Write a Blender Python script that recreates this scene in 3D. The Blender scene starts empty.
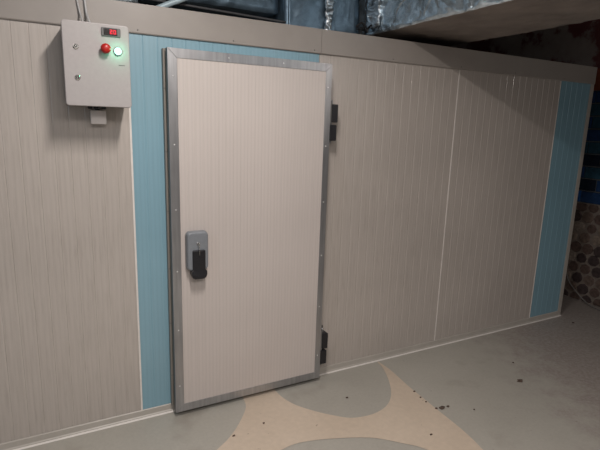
import bpy, bmesh, math, random
from mathutils import Vector, Matrix, noise
random.seed(7)
S = bpy.context.scene
C = S.collection
PI = math.pi

# ---------------------------------------------------------------- helpers
def link(o, parent=None):
    C.objects.link(o)
    if parent is not None: o.parent = parent
    return o

def tag(o, label=None, cat=None, group=None, kind=None):
    if label: o['label'] = label
    if cat: o['category'] = cat
    if group: o['group'] = group
    if kind: o['kind'] = kind
    return o

def empty(name, loc=(0, 0, 0)):
    o = bpy.data.objects.new(name, None)
    o.empty_display_size = .05
    o.location = loc
    return link(o)

def obj(name, bm, mats, parent=None, smooth=False, bevel=0.0, segs=2, world=True):
    """Link bm (in world coordinates) as one mesh object, relative to its parent."""
    bmesh.ops.recalc_face_normals(bm, faces=bm.faces[:])
    me = bpy.data.meshes.new(name)
    if parent is not None and world:
        off = Vector((0, 0, 0)); p = parent
        while p is not None:
            off += p.location; p = p.parent
        bmesh.ops.translate(bm, verts=bm.verts[:], vec=-off)
    bm.to_mesh(me); bm.free()
    for m in (mats if isinstance(mats, (list, tuple)) else [mats]):
        me.materials.append(m)
    if smooth:
        for p in me.polygons: p.use_smooth = True
    o = bpy.data.objects.new(name, me)
    link(o, parent)
    if bevel:
        b = o.modifiers.new('bevel', 'BEVEL'); b.width = bevel; b.segments = segs
        b.limit_method = 'ANGLE'; b.angle_limit = math.radians(40)
    return o

def B(): return bmesh.new()

def box(bm, x0, x1, y0, y1, z0, z1, mi=0):
    vs = [bm.verts.new(p) for p in ((x0,y0,z0),(x1,y0,z0),(x1,y1,z0),(x0,y1,z0),(x0,y0,z1),(x1,y0,z1),(x1,y1,z1),(x0,y1,z1))]
    for f in ((0,1,2,3),(4,7,6,5),(0,4,5,1),(1,5,6,2),(2,6,7,3),(3,7,4,0)):
        bm.faces.new([vs[i] for i in f]).material_index = mi
    return bm

def prism(bm, pts, axis, a0, a1, mi=0):
    """extrude a closed outline. axis 'y': pts (x,z); 'z': (x,y); 'x': (y,z)."""
    def P(p, a):
        return {'y': (p[0], a, p[1]), 'z': (p[0], p[1], a), 'x': (a, p[0], p[1])}[axis]
    A = [bm.verts.new(P(p, a0)) for p in pts]; D = [bm.verts.new(P(p, a1)) for p in pts]
    n = len(pts)
    bm.faces.new(A).material_index = mi
    bm.faces.new(D[::-1]).material_index = mi
    for i in range(n):
        bm.faces.new((A[i], A[(i+1) % n], D[(i+1) % n], D[i])).material_index = mi
    return bm

def rrect(x0, x1, z0, z1, r, n=6):
    pts = []
    for cx, cz, a in ((x1-r, z1-r, 0), (x0+r, z1-r, 90), (x0+r, z0+r, 180), (x1-r, z0+r, 270)):
        for k in range(n+1):
            t = math.radians(a + 90*k/n)
            pts.append((cx + r*math.cos(t), cz + r*math.sin(t)))
    return pts

def lathe(bm, prof, org, axis=(0, -1, 0), n=24, mi=0):
    """prof: (radius, distance along axis)."""
    ax = Vector(axis).normalized()
    u = ax.orthogonal().normalized(); v = ax.cross(u)
    o = Vector(org); rings = []
    for r, d in prof:
        rings.append([bm.verts.new(o + ax*d + (u*math.cos(2*PI*k/n) + v*math.sin(2*PI*k/n))*max(r, 1e-5)) for k in range(n)])
    for a, b in zip(rings, rings[1:]):
        for k in range(n):
            bm.faces.new((a[k], a[(k+1) % n], b[(k+1) % n], b[k])).material_index = mi
    bm.faces.new(rings[0][::-1]).material_index = mi
    bm.faces.new(rings[-1]).material_index = mi
    return bm

def catmull(pts, sub=8, closed=False):
    P = [Vector(p) for p in pts]; out = []; n = len(P)
    rng = range(n) if closed else range(n-1)
    for i in rng:
        p0 = P[(i-1) % n] if closed or i > 0 else P[0]
        p1 = P[i]; p2 = P[(i+1) % n]
        p3 = P[(i+2) % n] if closed or i+2 < n else P[-1]
        for k in range(sub):
            t = k/sub
            out.append(.5*((2*p1) + (p2-p0)*t + (2*p0-5*p1+4*p2-p3)*t*t + (3*p1-p0-3*p2+p3)*t**3))
    if not closed: out.append(P[-1])
    return out

def tube(bm, pts, r, n=10, sub=8, mi=0):
    P = catmull(pts, sub) if len(pts) > 2 else [Vector(p) for p in pts]
    up = None; rings = []
    for i, p in enumerate(P):
        t = (P[min(i+1, len(P)-1)] - P[max(i-1, 0)]).normalized()
        if up is None: up = t.orthogonal().normalized()
        up = (up - t*up.dot(t)).normalized(); v = t.cross(up)
        rings.append([bm.verts.new(p + (up*math.cos(2*PI*k/n) + v*math.sin(2*PI*k/n))*r) for k in range(n)])
    for a, b in zip(rings, rings[1:]):
        for k in range(n):
            bm.faces.new((a[k], a[(k+1) % n], b[(k+1) % n], b[k])).material_index = mi
    bm.faces.new(rings[0][::-1]).material_index = mi; bm.faces.new(rings[-1]).material_index = mi
    return bm

# ---------------------------------------------------------------- materials
class NT:
    def __init__(s, name):
        s.m = bpy.data.materials.new(name); s.m.use_nodes = True
        s.t = s.m.node_tree; s.b = s.t.nodes['Principled BSDF']
    def n(s, typ, **kw):
        x = s.t.nodes.new(typ)
        for k, v in kw.items():
            if k in x.inputs: x.inputs[k].default_value = v
            else: setattr(x, k, v)
        return x
    def l(s, a, b): s.t.links.new(a, b)
    def coord(s, scale=(1, 1, 1)):
        g = s.n('ShaderNodeTexCoord'); m = s.n('ShaderNodeMapping'); m.inputs['Scale'].default_value = scale
        s.l(g.outputs['Object'], m.inputs['Vector']); return m.outputs['Vector']
    def noise(s, scale, vec, detail=3, rough=.55):
        x = s.n('ShaderNodeTexNoise'); x.inputs['Scale'].default_value = scale
        x.inputs['Detail'].default_value = detail; x.inputs['Roughness'].default_value = rough
        s.l(vec, x.inputs['Vector']); return x.outputs['Fac']
    def ramp(s, fac, stops, interp='LINEAR'):
        r = s.n('ShaderNodeValToRGB'); e = r.color_ramp.elements; r.color_ramp.interpolation = interp
        while len(e) < len(stops): e.new(.5)
        for k, (p, c) in enumerate(stops):
            e[k].position = p; e[k].color = (*c, 1) if len(c) == 3 else c
        s.l(fac, r.inputs['Fac']); return r.outputs['Color']
    def mix(s, fac, a, b, mode='MIX'):
        x = s.n('ShaderNodeMix', data_type='RGBA', blend_type=mode)
        for sock, v in ((x.inputs[0], fac), (x.inputs[6], a), (x.inputs[7], b)):
            if hasattr(v, 'links') or isinstance(v, bpy.types.NodeSocket): s.l(v, sock)
            else: sock.default_value = v if isinstance(v, (int, float)) else (*v, 1)
        return x.outputs[2]
    def bump(s, h, strength=.3, dist=.002, prev=None):
        x = s.n('ShaderNodeBump'); x.inputs['Strength'].default_value = strength; x.inputs['Distance'].default_value = dist
        s.l(h, x.inputs['Height'])
        if prev: s.l(prev, x.inputs['Normal'])
        s.l(x.outputs['Normal'], s.b.inputs['Normal']); return x.outputs['Normal']
    def set(s, **kw):
        for k, v in kw.items(): s.b.inputs[k.replace('_', ' ')].default_value = v
        return s

def g3(v): return (v, v, v)

def plain(name, col, rough=.5, metal=0.0, var=.12, scale=40, bump=.0):
    t = NT(name); v = t.coord()
    f = t.noise(scale, v)
    lo = tuple(c*(1-var) for c in col); hi = tuple(min(1, c*(1+var)) for c in col)
    t.l(t.ramp(f, [(.3, lo), (.7, hi)]), t.b.inputs['Base Color'])
    t.set(Roughness=rough, Metallic=metal)
    if bump: t.bump(f, bump, .002)
    return t.m

def panel_mat(name, col, dark, rough, streak=.5, pitch=.0243, ribs=.15, spec=.5, rib_bump=.35):
    """pre-painted sheet with fine vertical micro ribs and faint dark vertical streaks"""
    t = NT(name)
    v = t.coord((52, 52, 4.2)); f1 = t.noise(1.0, v, 4, .65)
    v2 = t.coord((150, 150, 5)); f2 = t.noise(1.0, v2, 2, .5)
    v3 = t.coord((1.1, 1.1, 1.4)); f3 = t.noise(1.0, v3, 2)
    s1 = t.ramp(f1, [(.30, g3(1)), (.50, g3(0))])
    s2 = t.ramp(f2, [(.30, g3(1)), (.55, g3(0))])
    c = t.mix(.0, col, dark)
    mA = t.n('ShaderNodeMath', operation='MULTIPLY'); t.l(s1, mA.inputs[0]); mA.inputs[1].default_value = streak
    c1 = t.mix(mA.outputs[0], col, dark)
    mB = t.n('ShaderNodeMath', operation='MULTIPLY'); t.l(s2, mB.inputs[0]); mB.inputs[1].default_value = streak*.45
    c2 = t.mix(mB.outputs[0], c1, dark)
    # micro ribs
    g = t.n('ShaderNodeTexCoord'); sp = t.n('ShaderNodeSeparateXYZ'); t.l(g.outputs['Object'], sp.inputs[0])
    w = t.n('ShaderNodeMath', operation='MULTIPLY'); t.l(sp.outputs['X'], w.inputs[0]); w.inputs[1].default_value = 2*PI/pitch
    sn = t.n('ShaderNodeMath', operation='SINE'); t.l(w.outputs[0], sn.inputs[0])
    hf = t.n('ShaderNodeMath', operation='MULTIPLY_ADD'); t.l(sn.outputs[0], hf.inputs[0]); hf.inputs[1].default_value = .5; hf.inputs[2].default_value = .5
    rc = t.ramp(hf.outputs[0], [(0, g3(1-ribs)), (.6, g3(1))])
    c3 = t.mix(1.0, c2, rc, 'MULTIPLY')
    soft = t.ramp(f3, [(.3, g3(.94)), (.7, g3(1.04))])
    c4 = t.mix(1.0, c3, soft, 'MULTIPLY')
    t.l(c4, t.b.inputs['Base Color'])
    t.set(Roughness=rough); t.b.inputs['Specular IOR Level'].default_value = spec
    t.b.inputs['Coat Weight'].default_value = .3; t.b.inputs['Coat Roughness'].default_value = .12
    n1 = t.bump(hf.outputs[0], rib_bump, .0012)
    t.bump(f1, .12, .001, n1)
    return t.m

M = {}
M['beige'] = panel_mat('ribbed_beige_sheet', (.47, .425, .388), (.37, .33, .295), .38, .55, ribs=.045, rib_bump=.14)
M['blue'] = panel_mat('ribbed_blue_sheet', (.225, .385, .465), (.185, .33, .41), .34, .25, ribs=.05, rib_bump=.12)
M['door'] = panel_mat('ribbed_door_sheet', (.56, .505, .475), (.51, .46, .43), .42, .25, pitch=.0215, ribs=.055, rib_bump=.12)
M['flash'] = plain('beige_folded_sheet', (.315, .285, .26), .42, 0, .05, 6)
M['trimbeige'] = plain('beige_edge_profile', (.42, .39, .35), .4, 0, .05, 9)
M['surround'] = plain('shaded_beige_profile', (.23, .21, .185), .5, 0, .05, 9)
M['sealant'] = plain('white_sealant', (.72, .68, .64), .5, 0, .05, 30)
M['alu'] = None
t = NT('brushed_aluminium'); v = t.coord((60, 60, 4)); f = t.noise(1, v, 3); v2 = t.coord((3, 3, 3)); f2 = t.noise(1, v2, 3)
cc = t.mix(1.0, t.ramp(f, [(.3, (.34, .34, .35)), (.7, (.44, .44, .45))]), t.ramp(f2, [(.3, g3(.85)), (.7, g3(1.1))]), 'MULTIPLY')
t.l(cc, t.b.inputs['Base Color']); t.set(Metallic=.80, Roughness=.33); t.bump(f, .08, .001); M['alu'] = t.m
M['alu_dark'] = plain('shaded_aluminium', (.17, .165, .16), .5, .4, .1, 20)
M['rivet'] = plain('bright_rivet', (.75, .75, .75), .3, .6, .03)
M['gasket'] = plain('black_rubber', (.012, .012, .013), .6, 0, .1)
M['blackplastic'] = plain('black_plastic', (.012, .012, .015), .38, 0, .2, 60)
M['greyplastic'] = plain('grey_plastic', (.20, .215, .235), .42, 0, .06, 50)
M['chrome'] = plain('chrome', (.75, .74, .70), .22, 1, .03)
M['boxpaint'] = plain('light_grey_powder_coat', (.375, .35, .345), .42, 0, .03, 60, .02)
M['boxside'] = plain('light_grey_powder_coat_edge', (.35, .33, .32), .45, 0, .03, 60)
M['red'] = plain('red_plastic', (.42, .015, .012), .35, 0, .08, 30)
M['bezel'] = plain('dark_grey_bezel', (.10, .10, .10), .4, 0, .05)
M['screen'] = plain('black_screen', (.006, .004, .004), .15, 0, .1)
M['junction'] = plain('pale_translucent_plastic', (.72, .67, .64), .35, 0, .04, 30)
M['cable'] = plain('pale_grey_cable', (.46, .455, .45), .45, 0, .06, 60)
M['hosegrey'] = plain('dusty_grey_hose', (.17, .16, .15), .6, 0, .1)
M['conduit'] = plain('pale_blue_conduit', (.55, .68, .74), .4, .1, .08, 30)
M['void'] = plain('unlit_dark_render', (.035, .034, .036), .85, 0, .3, 5, .3)  # near-black colour stands in for the unlit void behind the cold room
M['ceil'] = plain('dark_concrete', (.075, .078, .085), .85, 0, .25, 4, .4)
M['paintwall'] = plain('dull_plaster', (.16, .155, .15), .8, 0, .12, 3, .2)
M['steel'] = plain('blackened_steel', (.03, .03, .032), .5, .5, .3, 40)
M['debris'] = plain('dark_debris', (.09, .062, .048), 1, 0, .5, 90, .5)

def emis(name, col, st):
    t = NT(name); t.set(Roughness=.3)
    v = t.coord(); f = t.noise(30, v)
    t.l(t.ramp(f, [(.2, tuple(c*.9 for c in col)), (.8, col)]), t.b.inputs['Emission Color'])
    t.b.inputs['Base Color'].default_value = (*[c*.4 for c in col], 1)
    t.b.inputs['Emission Strength'].default_value = st
    return t.m
M['green'] = emis('lit_green_lens', (.50, 1.0, .82), 2.2)
M['digit'] = emis('lit_red_segment', (1.0, .012, .04), .85)

def foil_mat(name, tint, rough, st, metal=.85):  # tint puts bluish reflected light into the foil colour
    t = NT(name)
    v = t.coord((1, 1, 1)); f = t.noise(9, v, 6, .62)
    w = t.n('ShaderNodeTexNoise'); w.noise_dimensions = '3D'; w.noise_type = 'RIDGED_MULTIFRACTAL'
    w.inputs['Scale'].default_value = 7; w.inputs['Detail'].default_value = 5
    w.inputs['Distortion'].default_value = 1.2
    t.l(v, w.inputs['Vector'])
    c = t.ramp(f, [(.3, tuple(x*.55 for x in tint)), (.6, tint)])
    t.l(c, t.b.inputs['Base Color']); t.set(Metallic=metal, Roughness=rough)
    n1 = t.bump(w.outputs['Fac'], st, .03)
    t.bump(f, .35, .01, n1)
    return t.m
M['foil'] = foil_mat('crumpled_foil_wrap', (.78, .90, .98), .26, 1.0, .8)
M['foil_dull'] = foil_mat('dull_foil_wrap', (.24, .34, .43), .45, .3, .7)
M['foil_tape'] = foil_mat('foil_tape', (.80, .86, .90), .28, .8)
M['foil_under'] = plain('shaded_wrap_underside', (.25, .215, .195), .55, .15, .25, 4, .3)  # foil underside in shadow, its shade painted in as brown

# floor coating -----------------------------------------------------
t = NT('grey_green_floor_coating'); v = t.coord()
f1 = t.noise(1.3, v, 5, .6); f2 = t.noise(55, v, 3, .6); f3 = t.noise(7, v, 4, .6)
base = t.ramp(f1, [(.3, (.355, .335, .295)), (.7, (.41, .39, .345))])
base = t.mix(1.0, base, t.ramp(f2, [(.3, g3(.95)), (.7, g3(1.04))]), 'MULTIPLY')
# worn, speckled and dirtier towards the right-hand side of the room
sp = t.n('ShaderNodeSeparateXYZ'); t.l(v, sp.inputs[0])
a = t.n('ShaderNodeMath', operation='MULTIPLY_ADD'); t.l(sp.outputs['X'], a.inputs[0]); a.inputs[1].default_value = .75; a.inputs[2].default_value = -2.25
b = t.n('ShaderNodeMath', operation='MULTIPLY_ADD'); t.l(sp.outputs['Y'], b.inputs[0]); b.inputs[1].default_value = -.35; t.l(a.outputs[0], b.inputs[2])
d = t.n('ShaderNodeMath', operation='MULTIPLY_ADD'); t.l(f3, d.inputs[0]); d.inputs[1].default_value = .9; t.l(b.outputs[0], d.inputs[2])
wm = t.ramp(d.outputs[0], [(.55, g3(0)), (1.0, g3(1))])
worn = t.mix(t.ramp(t.noise(38, v, 4, .7), [(.42, g3(0)), (.62, g3(1))]), (.27, .235, .21), (.35, .31, .285))
base = t.mix(wm, base, worn)
st = t.ramp(t.noise(2.2, v, 3, .6), [(.60, g3(0)), (.74, g3(.5))])
base = t.mix(st, base, (.23, .20, .165))
dots = t.ramp(t.noise(26, v, 2, .5), [(.24, g3(.4)), (.27, g3(0))])
base = t.mix(dots, base, (.16, .14, .12))
t.l(base, t.b.inputs['Base Color'])
rr = t.ramp(f3, [(.3, g3(.42)), (.7, g3(.58))]); t.l(rr, t.b.inputs['Roughness'])
t.bump(f3, .08, .004)
M['floor'] = t.m
t = NT('tan_floor_coating'); v = t.coord()
f1 = t.noise(2.2, v, 4); f2 = t.noise(30, v, 3)
base = t.mix(1.0, t.ramp(f1, [(.3, (.54, .445, .35)), (.7, (.60, .50, .40))]), t.ramp(f2, [(.25, g3(.93)), (.7, g3(1.03))]), 'MULTIPLY')
base = t.mix(t.ramp(t.noise(20, v, 2, .5), [(.25, g3(.6)), (.28, g3(0))]), base, (.2, .15, .11))
t.l(base, t.b.inputs['Base Color']); t.set(Roughness=.5)
M['tan'] = t.m

M['door'].node_tree.nodes['Principled BSDF'].inputs['Coat Weight'].default_value = 0
# ---------------------------------------------------------------- setting
HW = 2.30          # top of the cold-room wall
XA, XB, XC, XD, XE = .419, 1.546, 2.72, 3.886, 4.333
XR = 4.95
XF = 9.8

fl = tag(obj('floor', box(B(), -3.2, XF, -4.6, 2.6, -.06, 0), M['floor']), 'grey green coated concrete floor with worn speckled patches', 'floor', kind='structure')

left = [(1.3, .02), (1.09, .0), (1.038, -.048), (1.014, -.161), (.925, -.29), (.825, -.397), (.731, -.466), (.52, -.60), (.25, -.72), (-.1, -.86)]
pet2 = [(-.1, -1.3), (.3, -1.02), (.65, -.80), (.88, -.675), (1.04, -.623), (1.156, -.613), (1.326, -.656), (1.537, -.746), (1.664, -.856), (1.756, -.957), (1.80, -1.10), (1.79, -1.30)]
right = [(1.96, -1.55), (2.01, -1.25), (2.044, -1.104), (2.067, -.989), (2.081, -.859), (2.088, -.726), (2.098, -.582), (2.108, -.424), (2.122, -.30), (2.137, -.168), (2.134, -.03)]
pet1 = [(2.124, -.03), (2.112, -.10), (2.073, -.202), (2.004, -.335), (1.931, -.439), (1.846, -.515), (1.752, -.556), (1.647, -.564), (1.54, -.537), (1.446, -.458), (1.361, -.36), (1.295, -.256), (1.262, -.13), (1.262, .02)]
outl = []
for seg in (left, pet2, right, pet1):
    outl += [(p.x, p.y) for p in catmull([(a_, b_, 0) for a_, b_ in seg], 5)]
bm = B(); vs = [bm.verts.new((x, y, .0022)) for x, y in outl]
es = [bm.edges.new((vs[i], vs[(i+1) % len(vs)])) for i in range(len(vs))]
bmesh.ops.triangle_fill(bm, use_beauty=True, edges=es)
for f in bm.faces:
    if f.normal.z < 0: f.normal_flip()
tp = obj('painted_pattern', bm, M['tan'], fl); tp['label'] = 'tan painted curved pattern'

tag(obj('ceiling', box(B(), -3.2, XF, -4.6, 2.6, 3.0, 3.08), M['ceil']), 'dark unfinished concrete basement ceiling', 'ceiling', kind='structure')
tag(obj('wall_left', box(B(), -3.3, -3.2, -4.6, 2.6, 0, 3.0), M['paintwall']), 'plain dull plastered basement wall', 'wall', kind='structure')
tag(obj('wall_front', box(B(), -3.2, XF, -4.7, -4.6, 0, 3.0), M['paintwall']), 'plain dull plastered wall facing the cold room', 'wall', kind='structure')
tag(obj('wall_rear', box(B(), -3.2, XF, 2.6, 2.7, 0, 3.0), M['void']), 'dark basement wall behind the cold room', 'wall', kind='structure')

tag(obj('wall_far', box(B(), XF, XF+.1, -4.6, 2.6, 0, 3.0), M['paintwall']), 'plain dull plastered wall at the far end', 'wall', kind='structure')
# --- cold-room wall: ribbed sandwich panels
wall = empty('wall_back', (0, 0, 0))
tag(wall, 'cold room wall of ribbed beige and light blue insulated panels', 'wall', kind='structure')
def ribbed(x0, x1, z0, z1, y0, y1, pitch, gw=.0042, gd=.0015, edge=.006):
    n = max(1, round((x1-x0)/pitch)); pts = [(x0, y0+.004), (x0+edge, y0)]
    for k in range(1, n):
        x = x0 + (x1-x0)*k/n
        pts += [(x+gw*a_, y0+gd*b_) for a_, b_ in ((-1, 0), (-.7, .16), (-.4, .62), (-.15, 1), (.15, 1), (.4, .62), (.7, .16), (1, 0))]
    pts += [(x1-edge, y0), (x1, y0+.004), (x1, y1), (x0, y1)]
    bm = B()
    return prism(bm, pts, 'z', z0, z1)
P = [(-1.905, -.745, 'beige', 'beige ribbed panel'), (-.743, XA-.002, 'beige', 'beige ribbed panel behind the control box'),
     (XA, XB-.002, 'blue', 'light blue ribbed panel around the door'), (XB, XC-.003, 'beige', 'beige ribbed panel beside the hinges'),
     (XC, XD-.002, 'beige', 'beige ribbed panel with the duct shadow'), (XD, XE, 'blue', 'narrow light blue ribbed panel at the end')]
for x0, x1, k, lb in P:
    p = obj('panel', ribbed(x0, x1, 0, HW, 0, .08, .073), M[k], wall); p['label'] = lb
# seams
for x, w in ((XA, .006), (XC, .004), (XD, .004)):
    obj('seam_sealant', box(B(), x-w, x+w*.7, -.0022, .004, .045, 2.16), M['sealant'], wall)
# return walls and lid of the cold room
obj('side_panel', box(B(), XE-.08, XE, .0805, 1.9, 0, HW), M['beige'], wall)
obj('side_panel', box(B(), -1.905, -1.825, .0805, 1.9, 0, HW), M['beige'], wall)
obj('rear_panel', box(B(), -1.905, XE, 1.901, 1.98, 0, HW), M['beige'], wall)
obj('roof_panel', box(B(), -1.9, XE-.01, .09, 1.9, HW-.08, HW-.001), M['flash'], wall)

# top flashing, an L of folded sheet in lengths
tr = empty('trim_1'); tag(tr, 'beige folded sheet flashing along the top of the panels', 'trim', kind='structure')
for x0, x1 in ((-1.91, -.45), (-.448, 1.547), (1.549, XE+.006)):
    bm = B()
    prism(bm, [(-.012, 2.166), (-.0085, 2.160), (-.0045, 2.166), (-.0045, 2.3005), (.10, 2.3005), (.10, 2.304), (-.012, 2.304)], 'x', x0, x1)
    obj('flashing_strip', bm, M['flash'], tr, bevel=.001)
for x in (.47, .982, 1.5, 2.1, 2.72, 3.3, 3.9):
    obj('screw', lathe(B(), [(.004, 0), (.004, .0015), (.002, .003)], (x, -.012, 2.178), n=10), M['alu_dark'], tr)
# corner flashing
tr = empty('trim_2'); tag(tr, 'beige corner profile at the right end of the cold room wall', 'trim', kind='structure')
bm = B(); prism(bm, [(XE-.040, -.005), (XE+.008, -.005), (XE+.008, .10), (XE+.0015, .10), (XE+.0015, -.0012), (XE-.040, -.0012)], 'z', .0, 2.300)
obj('corner_strip', bm, M['trimbeige'], tr, bevel=.0008)
# floor profile
bb = empty('baseboard_back'); tag(bb, 'low beige metal floor profile under the panels with white sealant line', 'baseboard', kind='structure')
obj('profile', prism(B(), [(-.014, .004), (-.014, .010), (-.008, .016), (-.006, .046), (-.001, .050), (-.0005, .004)], 'x', -1.905, XE), M['trimbeige'], bb)
obj('sealant_line', prism(B(), [(-.0235, .0005), (-.021, .004), (-.016, .006), (-.0085, .008), (-.0085, .0005)], 'x', -1.905, XE), M['sealant'], bb)['label'] = 'white sealant line'

# ---------------------------------------------------------------- tiled wall on the right
wr = empty('wall_right', (0, 0, 0)); tag(wr, 'side wall with glossy dark blue tiles above a brown stone mosaic', 'wall', kind='structure')
t = NT('stained_render'); v = t.coord(); f = t.noise(2.4, v, 5, .6)
t.l(t.ramp(f, [(.40, (.14, .042, .042)), (.47, (.15, .05, .05)), (.52, (.29, .245, .225)), (.7, (.38, .33, .30))]), t.b.inputs['Base Color'])
t.set(Roughness=.85); t.bump(f, .5, .01)
obj('render_face', box(B(), XR, XR+.2, -.22, 2.6, 0, 3.0), t.m, wr)
obj('red_brick_band', box(B(), XR-.02, XR, -.21, 2.55, 2.162, 2.37), plain('rust_red_plaster', (.23, .058, .028), .8, 0, .35, 12, .4), wr)
glz = []
for nm, c in (('navy', (.02, .05, .13)), ('deep_blue', (.02, .085, .26)), ('black_blue', (.015, .022, .038)), ('teal', (.03, .08, .12))):
    glz.append(plain('glazed_tile_'+nm, c, .22, 0, .25, 22, .15))
bm = B(); rh = 1.13/9; tl = .27
for r in range(9):
    z0 = 1.03 + r*rh; y = -.21 - (.135 if r % 2 else 0)
    while y < 2.55:
        dx = random.uniform(0, .004)
        y0, y1 = max(y, -.21)+.004, min(y+tl, 2.55)-.004
        if y1-y0 > .03:
            mi = random.choices((0, 1, 2, 3), (4, 3, 2, 2))[0]
            s = .006
            a_ = [bm.verts.new(p) for p in ((XR-.001, y0, z0+.004), (XR-.001, y1, z0+.004), (XR-.001, y1, z0+rh-.004), (XR-.001, y0, z0+rh-.004))]
            b_ = [bm.verts.new(p) for p in ((XR-.018-dx, y0+s, z0+.004+s), (XR-.018-dx, y1-s, z0+.004+s), (XR-.018-dx, y1-s, z0+rh-.004-s), (XR-.018-dx, y0+s, z0+rh-.004-s))]
            bm.faces.new(b_).material_index = mi
            for k in range(4): bm.faces.new((a_[k], a_[(k+1) % 4], b_[(k+1) % 4], b_[k])).material_index = mi
        y += tl
obj('blue_tiles', bm, glz, wr)['label'] = 'glossy dark blue brick shaped tiles'
obj('grout', box(B(), XR-.004, XR, -.21, 2.55, 1.03, 2.16), plain('grey_grout', (.10, .11, .12), .9), wr)
st = [plain('stone_'+n_, c, .6, 0, .4, 30, .3) for n_, c in (('tan', (.21, .165, .13)), ('brown', (.10, .066, .054)), ('dark', (.055, .038, .036)), ('cream', (.25, .205, .17)), ('umber', (.14, .10, .08)))]
bm = B(); R = .072; hx = R*math.sqrt(3)
r = 0; z = .02
while z < 1.02:
    y = -.14 + (hx/2 if r % 2 else 0) + random.uniform(-.01, .01)
    while y < 2.5:
        n = 8; mi = random.choices(range(5), (2, 5, 5, .6, 3))[0]; ro = random.uniform(.88, .99)*hx*.55; d_ = random.uniform(.014, .022)
        ph = random.uniform(0, 1)
        ring0 = []; ring1 = []; ro *= random.uniform(.85, 1.02)
        for k in range(n):
            tt = 2*PI*(k+ph)/n; q_ = ro*random.uniform(.93, 1.03)
            zz = min(max(z+q_*math.sin(tt), .004), 1.025)
            ring0.append(bm.verts.new((XR-.001, y+q_*math.cos(tt), zz)))
            ring1.append(bm.verts.new((XR-d_, y+q_*.9*math.cos(tt), min(max(z+q_*.9*math.sin(tt), .006), 1.02))))
        bm.faces.new(ring1).material_index = mi
        for k in range(n): bm.faces.new((ring0[k], ring0[(k+1) % n], ring1[(k+1) % n], ring1[k])).material_index = mi
        y += hx
    z += R*1.5; r += 1
obj('stone_mosaic', bm, st, wr)['label'] = 'mosaic of round brown and cream stones'
obj('mosaic_bed', box(B(), XR-.006, XR, -.21, 2.55, 0, 1.03), plain('brown_mortar', (.20, .165, .14), .9), wr)

# ---------------------------------------------------------------- the door
dx0, dx1, dz0, dz1, dy = .598, 1.585, .030, 2.099, .0875
door = empty('cold_room_door', (dx0, 0, 0))
tag(door, 'pale beige insulated cold room door with wide grey aluminium edging', 'door', kind='thing')
# fixed surround
bm = B()
for b_ in ((dx0-.010, dx0+.03, .03, 2.100), (dx1-.03, dx1+.006, .03, 2.100)):
    box(bm, b_[0], b_[1], -.030, -.002, .052, b_[3])
box(bm, dx0+.03, dx1-.03, -.030, -.002, 2.07, 2.100)
obj('door_frame', bm, M['surround'], door, bevel=.0015)['label'] = 'beige door surround'
obj('gasket', box(B(), dx0+.012, dx1-.012, -.046, -.030, .012, dz1-.012), M['gasket'], door, bevel=.003)
FL, FR, FT = .050, .041, .048
leaf = obj('door_leaf', ribbed(dx0+.006, dx1-.006, dz0+.006, dz1-.006, -dy+.003, -.046, .0435, .003, .0009, .004), M['door'], door)
# mitred edging
bm = B()
def mitre(a, b, c, d):
    f0 = [bm.verts.new((p[0], -dy, p[1])) for p in (a, b, c, d)]
    f1 = [bm.verts.new((p[0], -dy+.0045, p[1])) for p in (a, b, c, d)]
    bm.faces.new(f0)
    for k in range(4): bm.faces.new((f0[k], f0[(k+1) % 4], f1[(k+1) % 4], f1[k]))
    bm.faces.new(f1[::-1])
O = [(dx0, dz0), (dx1, dz0), (dx1, dz1), (dx0, dz1)]
I = [(dx0+FL, dz0+FT), (dx1-FR, dz0+FT), (dx1-FR, dz1-FT), (dx0+FL, dz1-FT)]
g = .0002
for k in range(4):
    k2 = (k+1) % 4
    a, b, c, d = O[k], O[k2], I[k2], I[k]
    # hairline gap at the mitres
    vx, vz = (b[0]-a[0]), (b[1]-a[1]); L_ = math.hypot(vx, vz); vx, vz = vx/L_*g, vz/L_*g
    mitre((a[0]+vx, a[1]+vz), (b[0]-vx, b[1]-vz), (c[0]-vx, c[1]-vz), (d[0]+vx, d[1]+vz))
obj('edging', bm, M['alu'], door, bevel=.001)['label'] = 'grey aluminium edging'
bm = B()
box(bm, dx0, dx0+.0058, -dy+.005, -.047, dz0, dz1); box(bm, dx1-.0058, dx1, -dy+.005, -.047, dz0, dz1)
box(bm, dx0+.006, dx1-.006, -dy+.005, -.047, dz0, dz0+.0058); box(bm, dx0+.006, dx1-.006, -dy+.005, -.047, dz1-.0058, dz1)
obj('edge_cap', bm, M['alu_dark'], door)
for x in (dx0+.026, dx1-.024):
    for k in range(6):
        obj('rivet', lathe(B(), [(.0045, 0), (.004, .0015), (.0018, .0028)], (x, -dy, .20+k*.352), n=12), M['rivet'], door)
for k in range(2):
    obj('rivet', lathe(B(), [(.0045, 0), (.004, .0015), (.0018, .0028)], (dx0+.33*(k+1)+.0, -dy, dz1-.024), n=12), M['rivet'], door)
for k in range(6):
    obj('rivet', lathe(B(), [(.004, 0), (.004, .0015), (.0018, .0028)], (dx0-.005, -.030, .25+k*.33), n=10), M['alu_dark'], door)

# lock and lever
hd = obj('door_handle', B(), M['greyplastic'], door)
bm = B(); prism(bm, rrect(.670, .796, .908, 1.136, .024), 'y', -dy-.042, -dy)
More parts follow.
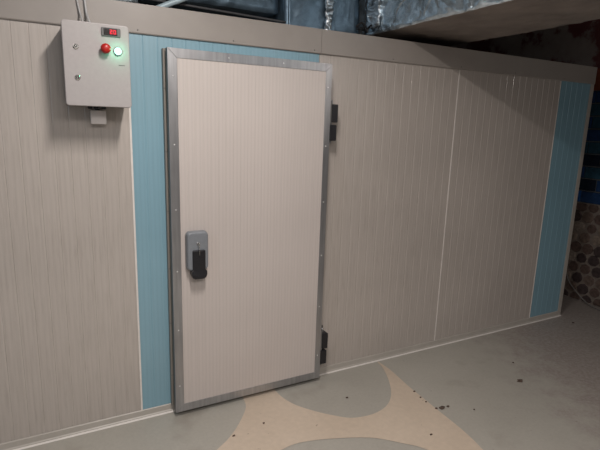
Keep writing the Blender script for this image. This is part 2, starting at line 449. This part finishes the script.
# taper the housing towards its face
for v_ in bm.verts:
    if v_.co.y < -dy-.02:
        v_.co.x = .735 + (v_.co.x-.735)*.93; v_.co.z = 1.022 + (v_.co.z-1.022)*.96
bmesh.ops.translate(bm, verts=bm.verts[:], vec=(-dx0, 0, 0)); bmesh.ops.recalc_face_normals(bm, faces=bm.faces[:])
bm.to_mesh(hd.data); bm.free()
bv = hd.modifiers.new('bevel', 'BEVEL'); bv.width = .009; bv.segments = 3; bv.limit_method = 'ANGLE'; bv.angle_limit = .9
hd['label'] = 'grey lock housing'
lv = B()
pts = [(.700, 1.026), (.703, 1.030), (.769, 1.030), (.772, 1.026), (.772, .918), (.780, .908), (.781, .890), (.774, .872), (.762, .864),
       (.711, .864), (.699, .872), (.692, .890), (.693, .908), (.700, .918)]
prism(lv, pts, 'y', -dy-.056, -dy-.030)
for v_ in lv.verts:   # the grip end reaches back towards the door
    if v_.co.z < .912:
        if v_.co.y > -dy-.045: v_.co.y = -dy-.010
        else: v_.co.y -= .004
obj('lever', lv, M['blackplastic'], hd, bevel=.006, segs=3)['label'] = 'black lever'
obj('key_cylinder', lathe(B(), [(.009, 0), (.009, .002), (.008, .0025)], (.733, -dy-.0415, 1.066), n=20), M['alu'], hd)
bm = B(); box(bm, .7315, .7345, -dy-.072, -dy-.046, 1.056, 1.078); box(bm, .7320, .7340, -dy-.074, -dy-.066, 1.008, 1.058)
obj('key', bm, M['chrome'], hd, bevel=.0006)['label'] = 'small silver key in the lock'

# hinges: two black blocks each on a dark knuckle
for zc in (1.757, .245):
    h = obj('hinge', box(B(), dx1+.002, dx1+.014, -dy+.006, -.034, zc-.125, zc+.125), M['alu_dark'], door, bevel=.002)
    obj('hinge_block', prism(B(), rrect(dx1+.012, dx1+.052, zc-.004, zc+.106, .006, 3), 'y', -dy-.006, -.0165), M['blackplastic'], h, bevel=.003)
    obj('hinge_block', prism(B(), rrect(dx1+.002, dx1+.046, zc-.116, zc-.018, .006, 3), 'y', -dy-.006, -.0165), M['blackplastic'], h, bevel=.003)
    obj('hinge_pin', lathe(B(), [(.008, 0), (.008, .262), (.005, .266)], (dx1+.026, -.055, zc-.133), (0, 0, 1), 14), M['alu'], h, smooth=False)
    obj('mounting_plate', box(B(), dx1+.012, dx1+.056, -.016, -.0025, zc-.13, zc+.13), M['alu_dark'], h, bevel=.001)

# ---------------------------------------------------------------- control box
bx0, bx1, bz0, bz1, by = .112, .397, 1.787, 2.157, .200
cb = empty('control_box', ((bx0+bx1)/2, 0, bz0))
tag(cb, 'light grey metal control box with red knob and lit green lamp on the wall', 'control box')
obj('enclosure', prism(B(), rrect(bx0+.004, bx1-.004, bz0+.004, bz1-.004, .012), 'y', -by+.022, -.014), M['boxside'], cb, bevel=.002)
obj('mounting_bracket', box(B(), bx0+.04, bx1-.04, -.014, -.0022, bz0+.05, bz1-.05), M['alu_dark'], cb)
cv = obj('box_door', prism(B(), rrect(bx0, bx1, bz0, bz1, .014), 'y', -by, -by+.019), M['boxpaint'], cb, bevel=.004, segs=3)
for z in (2.046, 1.912):
    lk = obj('cam_lock', lathe(B(), [(.0115, 0), (.0115, .003), (.009, .005)], (.166, -by, z), n=24), M['chrome'], cv)
    bm = B(); lathe(bm, [(.0075, 0), (.0075, .0012)], (.166, -by-.005, z), n=16)
    obj('lock_slot', bm, M['gasket'], lk)
    bm = B(); box(bm, .165, .167, -by-.008, -by-.0062, z-.007, z+.005)
    obj('lock_bar', bm, M['chrome'], lk)
# digital thermostat
dp = obj('thermostat', prism(B(), rrect(.276, .359, 2.103, 2.141, .004, 3), 'y', -by-.006, -by-.0002), M['bezel'], cv, bevel=.0015)
dp['label'] = 'digital thermostat with lit red digits'
obj('screen', box(B(), .286, .344, -by-.0075, -by-.0061, 2.108, 2.137), M['screen'], dp)
def seg7(bm, x, z, w, h, on):
    th = .0034; y0, y1 = -by-.0088, -by-.0077
    S_ = dict(a=(x, x+w, z+h-th, z+h), d=(x, x+w, z, z+th), g=(x, x+w, z+h/2-th/2, z+h/2+th/2),
              f=(x, x+th, z+h/2, z+h), b=(x+w-th, x+w, z+h/2, z+h), e=(x, x+th, z, z+h/2), c=(x+w-th, x+w, z, z+h/2))
    for k in on: box(bm, S_[k][0], S_[k][1], y0, y1, S_[k][2], S_[k][3])
bm = B(); seg7(bm, .312, 2.1135, .0115, .019, 'abged'); seg7(bm, .3275, 2.1135, .0115, .019, 'abcdef')
obj('digits', bm, M['digit'], dp)['label'] = 'glowing red digits 20'
# red mushroom knob
kb = obj('knob', lathe(B(), [(.013, 0), (.013, .012), (.0205, .016), (.0225, .024), (.0205, .034), (.013, .040), (.004, .0415)], (.2895, -by, 2.0465), n=32), M['red'], cv, smooth=True)
kb['label'] = 'red knob'
ring = obj('collar', lathe(B(), [(.0185, 0), (.0185, .003), (.0165, .0045)], (.2895, -by-.0002, 2.0465), n=28), M['bezel'], kb)
gl = obj('green_lamp', lathe(B(), [(.0165, .003), (.0165, .008), (.0145, .013), (.009, .0165), (.002, .0175)], (.344, -by, 2.041), n=28), M['green'], cv, smooth=True)
gl['label'] = 'lit green lamp'
obj('collar', lathe(B(), [(.0195, 0), (.0195, .004), (.017, .005)], (.344, -by-.0002, 2.041), n=28), M['bezel'], gl)
obj('name_plate', box(B(), .345, .373, -by-.0008, -by-.0001, 1.978, 1.981), M['bezel'], cv)
for x in (.200, .228, .262):
    obj('cable_gland', lathe(B(), [(.011, 0), (.011, .010), (.008, .014)], (x+.02, -.09, bz0+.004), (0, 0, -1), 12), M['blackplastic'], cb)

# junction box below
jb = empty('wall_mounted_junction_box', (.257, 0, 1.702)); tag(jb, 'small pale plastic junction box on the wall under the control box', 'junction box')
obj('base', prism(B(), rrect(.226, .294, 1.707, 1.770, .004, 3), 'y', -.040, -.0022), M['junction'], jb, bevel=.002)
obj('cover', prism(B(), rrect(.224, .296, 1.705, 1.772, .005, 3), 'y', -.056, -.041), M['junction'], jb, bevel=.003)
obj('gland', lathe(B(), [(.012, 0), (.012, .009), (.007, .0095)], (.258, -.025, 1.771), (0, 0, 1), 14), M['blackplastic'], jb)

# cables rising from the box top
for k, (x, lb) in enumerate(((.203, 'left one of two pale cables rising from the control box'), (.232, 'right one of two pale cables rising from the control box'))):
    pts = [(x+.012, -.10, bz1-.002), (x+.006, -.07, 2.185), (x+.002, -.030, 2.22), (x-.006+.004*k, -.021, 2.27), (x-.012+.006*k, -.021, 2.33), (x-.02+.01*k, -.018, 2.42), (x-.03, .0, 2.62), (x-.03, .05, 2.998)]
    tag(obj('cable', tube(B(), pts, .0042 if k == 0 else .0062, 8), M['cable'], smooth=True), lb, 'cable')

# ---------------------------------------------------------------- foil-wrapped ducts
def foil_box(x0, x1, y0, y1, z0, z1, amp=.015, sc=3.0, step=.035, under=None, seed=0.0, fine=.006):
    bm = B()
    def grid(o, u, v, nu, nv, mi):
        G = [[bm.verts.new(o + u*(i/nu) + v*(j/nv)) for j in range(nv+1)] for i in range(nu+1)]
        for i in range(nu):
            for j in range(nv):
                bm.faces.new((G[i][j], G[i+1][j], G[i+1][j+1], G[i][j+1])).material_index = mi
    X, Y, Z = x1-x0, y1-y0, z1-z0
    nx, ny, nz = (max(2, round(q_/step)) for q_ in (X, Y, Z))
    V = Vector
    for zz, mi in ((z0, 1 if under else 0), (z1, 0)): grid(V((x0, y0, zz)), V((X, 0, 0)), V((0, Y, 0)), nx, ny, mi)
    for yy in (y0, y1): grid(V((x0, yy, z0)), V((X, 0, 0)), V((0, 0, Z)), nx, nz, 0)
    for xx in (x0, x1): grid(V((xx, y0, z0)), V((0, Y, 0)), V((0, 0, Z)), ny, nz, 0)
    bmesh.ops.remove_doubles(bm, verts=bm.verts[:], dist=1e-4)
    for v_ in bm.verts:
        p = v_.co + V((seed, seed*.7, 0))
        d_ = noise.noise_vector(p*sc)*amp
        r1 = (1-abs(noise.noise(p*sc*2.6+V((3, 1, 7)))))**3
        r2 = (1-abs(noise.noise(p*sc*5.5+V((8, 2, 4)))))**3
        n_ = V((0, 0, 0))
        for ax, lo, hi in ((0, x0, x1), (1, y0, y1), (2, z0, z1)):
            if abs(v_.co[ax]-lo) < 1e-3: n_[ax] -= 1
            if abs(v_.co[ax]-hi) < 1e-3: n_[ax] += 1
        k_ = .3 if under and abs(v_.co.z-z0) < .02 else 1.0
        v_.co += (d_ + n_.normalized()*(fine*(r1*1.6+r2-1.2)))*k_
    return bm

def duct(name, args, label, mats, kw, group=None):
    r = empty(name, ((args[0]+args[1])/2, (args[2]+args[3])/2, args[4]))
    tag(r, label, 'duct', group)
    obj('foil_wrap', foil_box(*args, **kw), mats, r, smooth=True)
    return r

# cross duct coming out over the wall
DZ = 2.362
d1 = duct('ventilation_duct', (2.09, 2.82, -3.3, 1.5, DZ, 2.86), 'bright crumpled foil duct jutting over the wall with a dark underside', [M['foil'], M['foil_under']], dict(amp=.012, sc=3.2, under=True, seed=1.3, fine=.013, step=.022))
for y in (-2.4,):
    for x in (2.048, 2.868):
        obj('hanger_rod', lathe(B(), [(.005, 0), (.005, .66)], (x, y, 2.335), (0, 0, 1), 8), M['steel'], d1)
    obj('hanger_bar', box(B(), 2.040, 2.88, y-.014, y+.014, 2.318, 2.334), M['steel'], d1)
obj('foil_tape', foil_box(2.072, 2.084, .14, .27, 2.40, 2.85, amp=.009, sc=10, step=.010, seed=2.2, fine=.010), M['foil_tape'], d1, smooth=True)['label'] = 'bright crumpled foil tape'
# wide duct behind the wall top, right of the gap
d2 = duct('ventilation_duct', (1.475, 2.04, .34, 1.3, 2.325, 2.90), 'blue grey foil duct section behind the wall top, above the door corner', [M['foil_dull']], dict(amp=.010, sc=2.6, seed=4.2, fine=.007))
for x, w in ((1.765, .05),):
    bm = foil_box(x, x+w, .318, .328, 2.33, 2.90, amp=.010, sc=11, step=.009, seed=x, fine=.009)
    obj('foil_tape', bm, M['foil_tape'], d2, smooth=True)['label'] = 'bright crumpled foil tape'
obj('fold_seam', box(B(), 1.480, 1.495, .306, .325, 2.325, 2.9), M['foil_dull'], d2, bevel=.004)
# high duct above the dark gap
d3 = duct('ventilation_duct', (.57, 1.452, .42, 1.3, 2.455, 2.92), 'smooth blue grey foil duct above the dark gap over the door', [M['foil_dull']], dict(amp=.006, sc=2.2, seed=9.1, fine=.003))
d4 = duct('ventilation_duct', (-.6, .545, .36, 1.2, 2.375, 2.80), 'pale foil duct end seen over the control box', [M['foil']], dict(amp=.010, sc=2.6, seed=6.4, fine=.004))
for d_, (x, y, zt) in ((d2, (1.6, .8, 2.88)), (d3, (.9, .8, 2.9)), (d4, (.0, .8, 2.78))):
    obj('hanger_rod', lathe(B(), [(.005, 0), (.005, 3.0-zt)], (x, y, zt), (0, 0, 1), 8), M['steel'], d_)
# hanger clamp with rod
hg = empty('duct_hanger', (2.03, .2, 2.304)); tag(hg, 'black clamp with thin threaded rod hanging beside the bright duct', 'hanger')
obj('threaded_rod', lathe(B(), [(.004, 0), (.004, .69)], (2.035, .24, 2.309), (0, 0, 1), 8), M['steel'], hg)
bm = B(); box(bm, 1.97, 2.048, .225, .255, 2.386, 2.404)
tube(bm, [(1.955, .23, 2.40), (1.98, .21, 2.425), (2.0, .205, 2.412), (2.03, .21, 2.372), (2.038, .20, 2.40), (2.042, .17, 2.412)], .007, 8)
box(bm, 1.990, 2.006, .23, .25, 2.306, 2.39)
obj('clamp', bm, M['steel'], hg)
obj('nut', lathe(B(), [(.011, 0), (.011, .012)], (2.035, .24, 2.405), (0, 0, 1), 6), M['steel'], hg)
obj('rod_foot', lathe(B(), [(.008, 0), (.008, .006)], (2.035, .24, 2.304), (0, 0, 1), 8), M['alu'], hg)
# conduits
tag(obj('pipe', tube(B(), [(.50, .30, 2.405), (1.0, .30, 2.393), (1.45, .295, 2.380)], .007, 10), plain('dull_grey_pipe', (.10, .10, .105), .5, .2), smooth=True), 'thin dull grey pipe running through the dark gap above the wall', 'pipe')
tag(obj('conduit', tube(B(), [(.575, .25, 2.322), (.70, .25, 2.384), (.80, .25, 2.432), (1.10, .27, 2.60), (1.35, .30, 2.995)], .016, 12), M['conduit'], smooth=True), 'pale blue grey conduit slanting up behind the wall top', 'conduit')

# hose by the tiled wall
tag(obj('hose', tube(B(), [(4.885, .62, .60), (4.90, .47, .42), (4.90, .364, .30), (4.89, .287, .175), (4.87, .166, .085), (4.85, .053, .030), (4.83, -.052, .012), (4.82, -.13, .010), (4.86, -.20, .010)], .006, 10), M['hosegrey'], smooth=True), 'thin pale hose curving down to the floor by the stone mosaic', 'hose')

# ---------------------------------------------------------------- debris on the floor
def chip(x, y, s, label, seed, h=.006, cat='debris', mat=None):
    random.seed(seed); bm = B(); n = 11
    rg = []
    for lv_, (q_, zz) in enumerate(((1.0, .0026), (.85, .0026+h*.7), (.4, .0026+h))):
        rg.append([bm.verts.new((x+math.cos(2*PI*k/n)*s*q_*random.uniform(.6, 1.25), y+math.sin(2*PI*k/n)*s*q_*.7*random.uniform(.6, 1.25), zz)) for k in range(n)])
    for a_, b_ in zip(rg, rg[1:]):
        for k in range(n): bm.faces.new((a_[k], a_[(k+1) % n], b_[(k+1) % n], b_[k]))
    bm.faces.new(rg[0][::-1]); bm.faces.new(rg[-1])
    tag(obj('dirt_clod', bm, mat or M['debris']), label, cat, 'dark crumbs of debris on the floor')
for a in ((2.886, -.685, .027, 'largest lone dark clod on the open grey floor at right', 1),
          (2.132, -.698, .024, 'dark clod in the cluster on the edge of the tan pattern', 2),
          (2.092, -.690, .010, 'small crumb left of the clod cluster at the tan edge', 3),
          (2.176, -.705, .012, 'small crumb right of the clod cluster at the tan edge', 4),
          (1.645, -.345, .009, 'tiny brown crumb on the rounded grey floor shape by the door', 5),
          (1.874, -.877, .009, 'tiny dark crumb on the tan pattern right of the lower grey shape', 6),
          (2.302, -.803, .007, 'tiny crumb on grey floor just right of the tan edge', 7),
          (4.27, -.181, .014, 'dark crumb on the floor near the far right wall corner', 9),
          (.846, -.400, .009, 'dark crumb on tan pattern furthest left below the door', 10),
          (1.045, -.365, .008, 'dark crumb on tan pattern under the middle of the door', 11),
          (3.071, -.480, .008, 'tiny crumb on grey floor beyond the largest clod', 12),
          (2.098, -.475, .009, 'chipped crumb farthest along the tan pattern edge', 13),
          (2.087, -.549, .008, 'chipped crumb midway along the tan pattern edge', 14),
          (2.083, -.605, .007, 'chipped crumb nearest the clod cluster on tan edge', 15)):
    chip(*a)

# ---------------------------------------------------------------- light
def area(name, loc, size, power, col, rot=(0, 0, 0), shape='RECTANGLE'):
    L = bpy.data.lights.new(name, 'AREA'); L.shape = shape; L.size = size[0]; L.size_y = size[1]; L.energy = power; L.color = col
    o = bpy.data.objects.new(name, L); o.location = loc; o.rotation_euler = rot; C.objects.link(o); return o
area('ceiling_lamp_light', (.62, -1.40, 2.90), (.09, .6), 40, (1.0, .93, .88))
fp = bpy.data.lights.new('far_lamp_light', 'POINT'); fp.energy = 7.5; fp.color = (1.0, .92, .87); fp.shadow_soft_size = .06
fo = bpy.data.objects.new('far_lamp_light', fp); fo.location = (3.0, -2.4, 2.335); C.objects.link(fo)
fp = bpy.data.lights.new('side_fill_light', 'POINT'); fp.energy = 9; fp.color = (1.0, .92, .87); fp.shadow_soft_size = .45  # soft fill added for the right side, not an actual lamp
fo = bpy.data.objects.new('side_fill_light', fp); fo.location = (3.7, -3.7, 2.35); C.objects.link(fo)
area('cool_unseen_light', (-2.6, -2.2, 2.3), (1.2, .8), 10, (.62, .80, 1.0), (0, math.radians(-75), 0))  # unseen cool source for the bluish foil; no window stands here
area('room_fill_light', (.35, -3.6, 2.93), (2.6, 1.2), 86, (1.0, .93, .89))  # large soft fill added on the camera side, not an actual lamp
pl = bpy.data.lights.new('green_lamp_glow', 'POINT'); pl.energy = .13; pl.color = (.12, 1, .55); pl.shadow_soft_size = .012
po = bpy.data.objects.new('green_lamp_glow', pl); po.location = (.344, -by-.035, 2.041); C.objects.link(po)
w = bpy.data.worlds.new('world'); S.world = w; w.use_nodes = True
w.node_tree.nodes['Background'].inputs[0].default_value = (.5, .5, .55, 1); w.node_tree.nodes['Background'].inputs[1].default_value = .05

# ---------------------------------------------------------------- camera
cam = bpy.data.cameras.new('camera'); co = bpy.data.objects.new('camera', cam); C.objects.link(co)
R_ = Vector((.88351622, -.46743384, .03007828)); U_ = Vector((.06876113, .19295153, .978796)); F_ = Vector((.46332602, .86271392, -.20261708))
mw = Matrix((( R_.x, U_.x, -F_.x, 0), (R_.y, U_.y, -F_.y, -2.68759), (R_.z, U_.z, -F_.z, 1.72909), (0, 0, 0, 1)))
co.matrix_world = mw
cam.sensor_fit = 'HORIZONTAL'; cam.sensor_width = 36; cam.lens = 480.977*36/600; cam.clip_start = .02
S.camera = co
S.view_settings.view_transform = 'Standard'
S.view_settings.exposure = 0
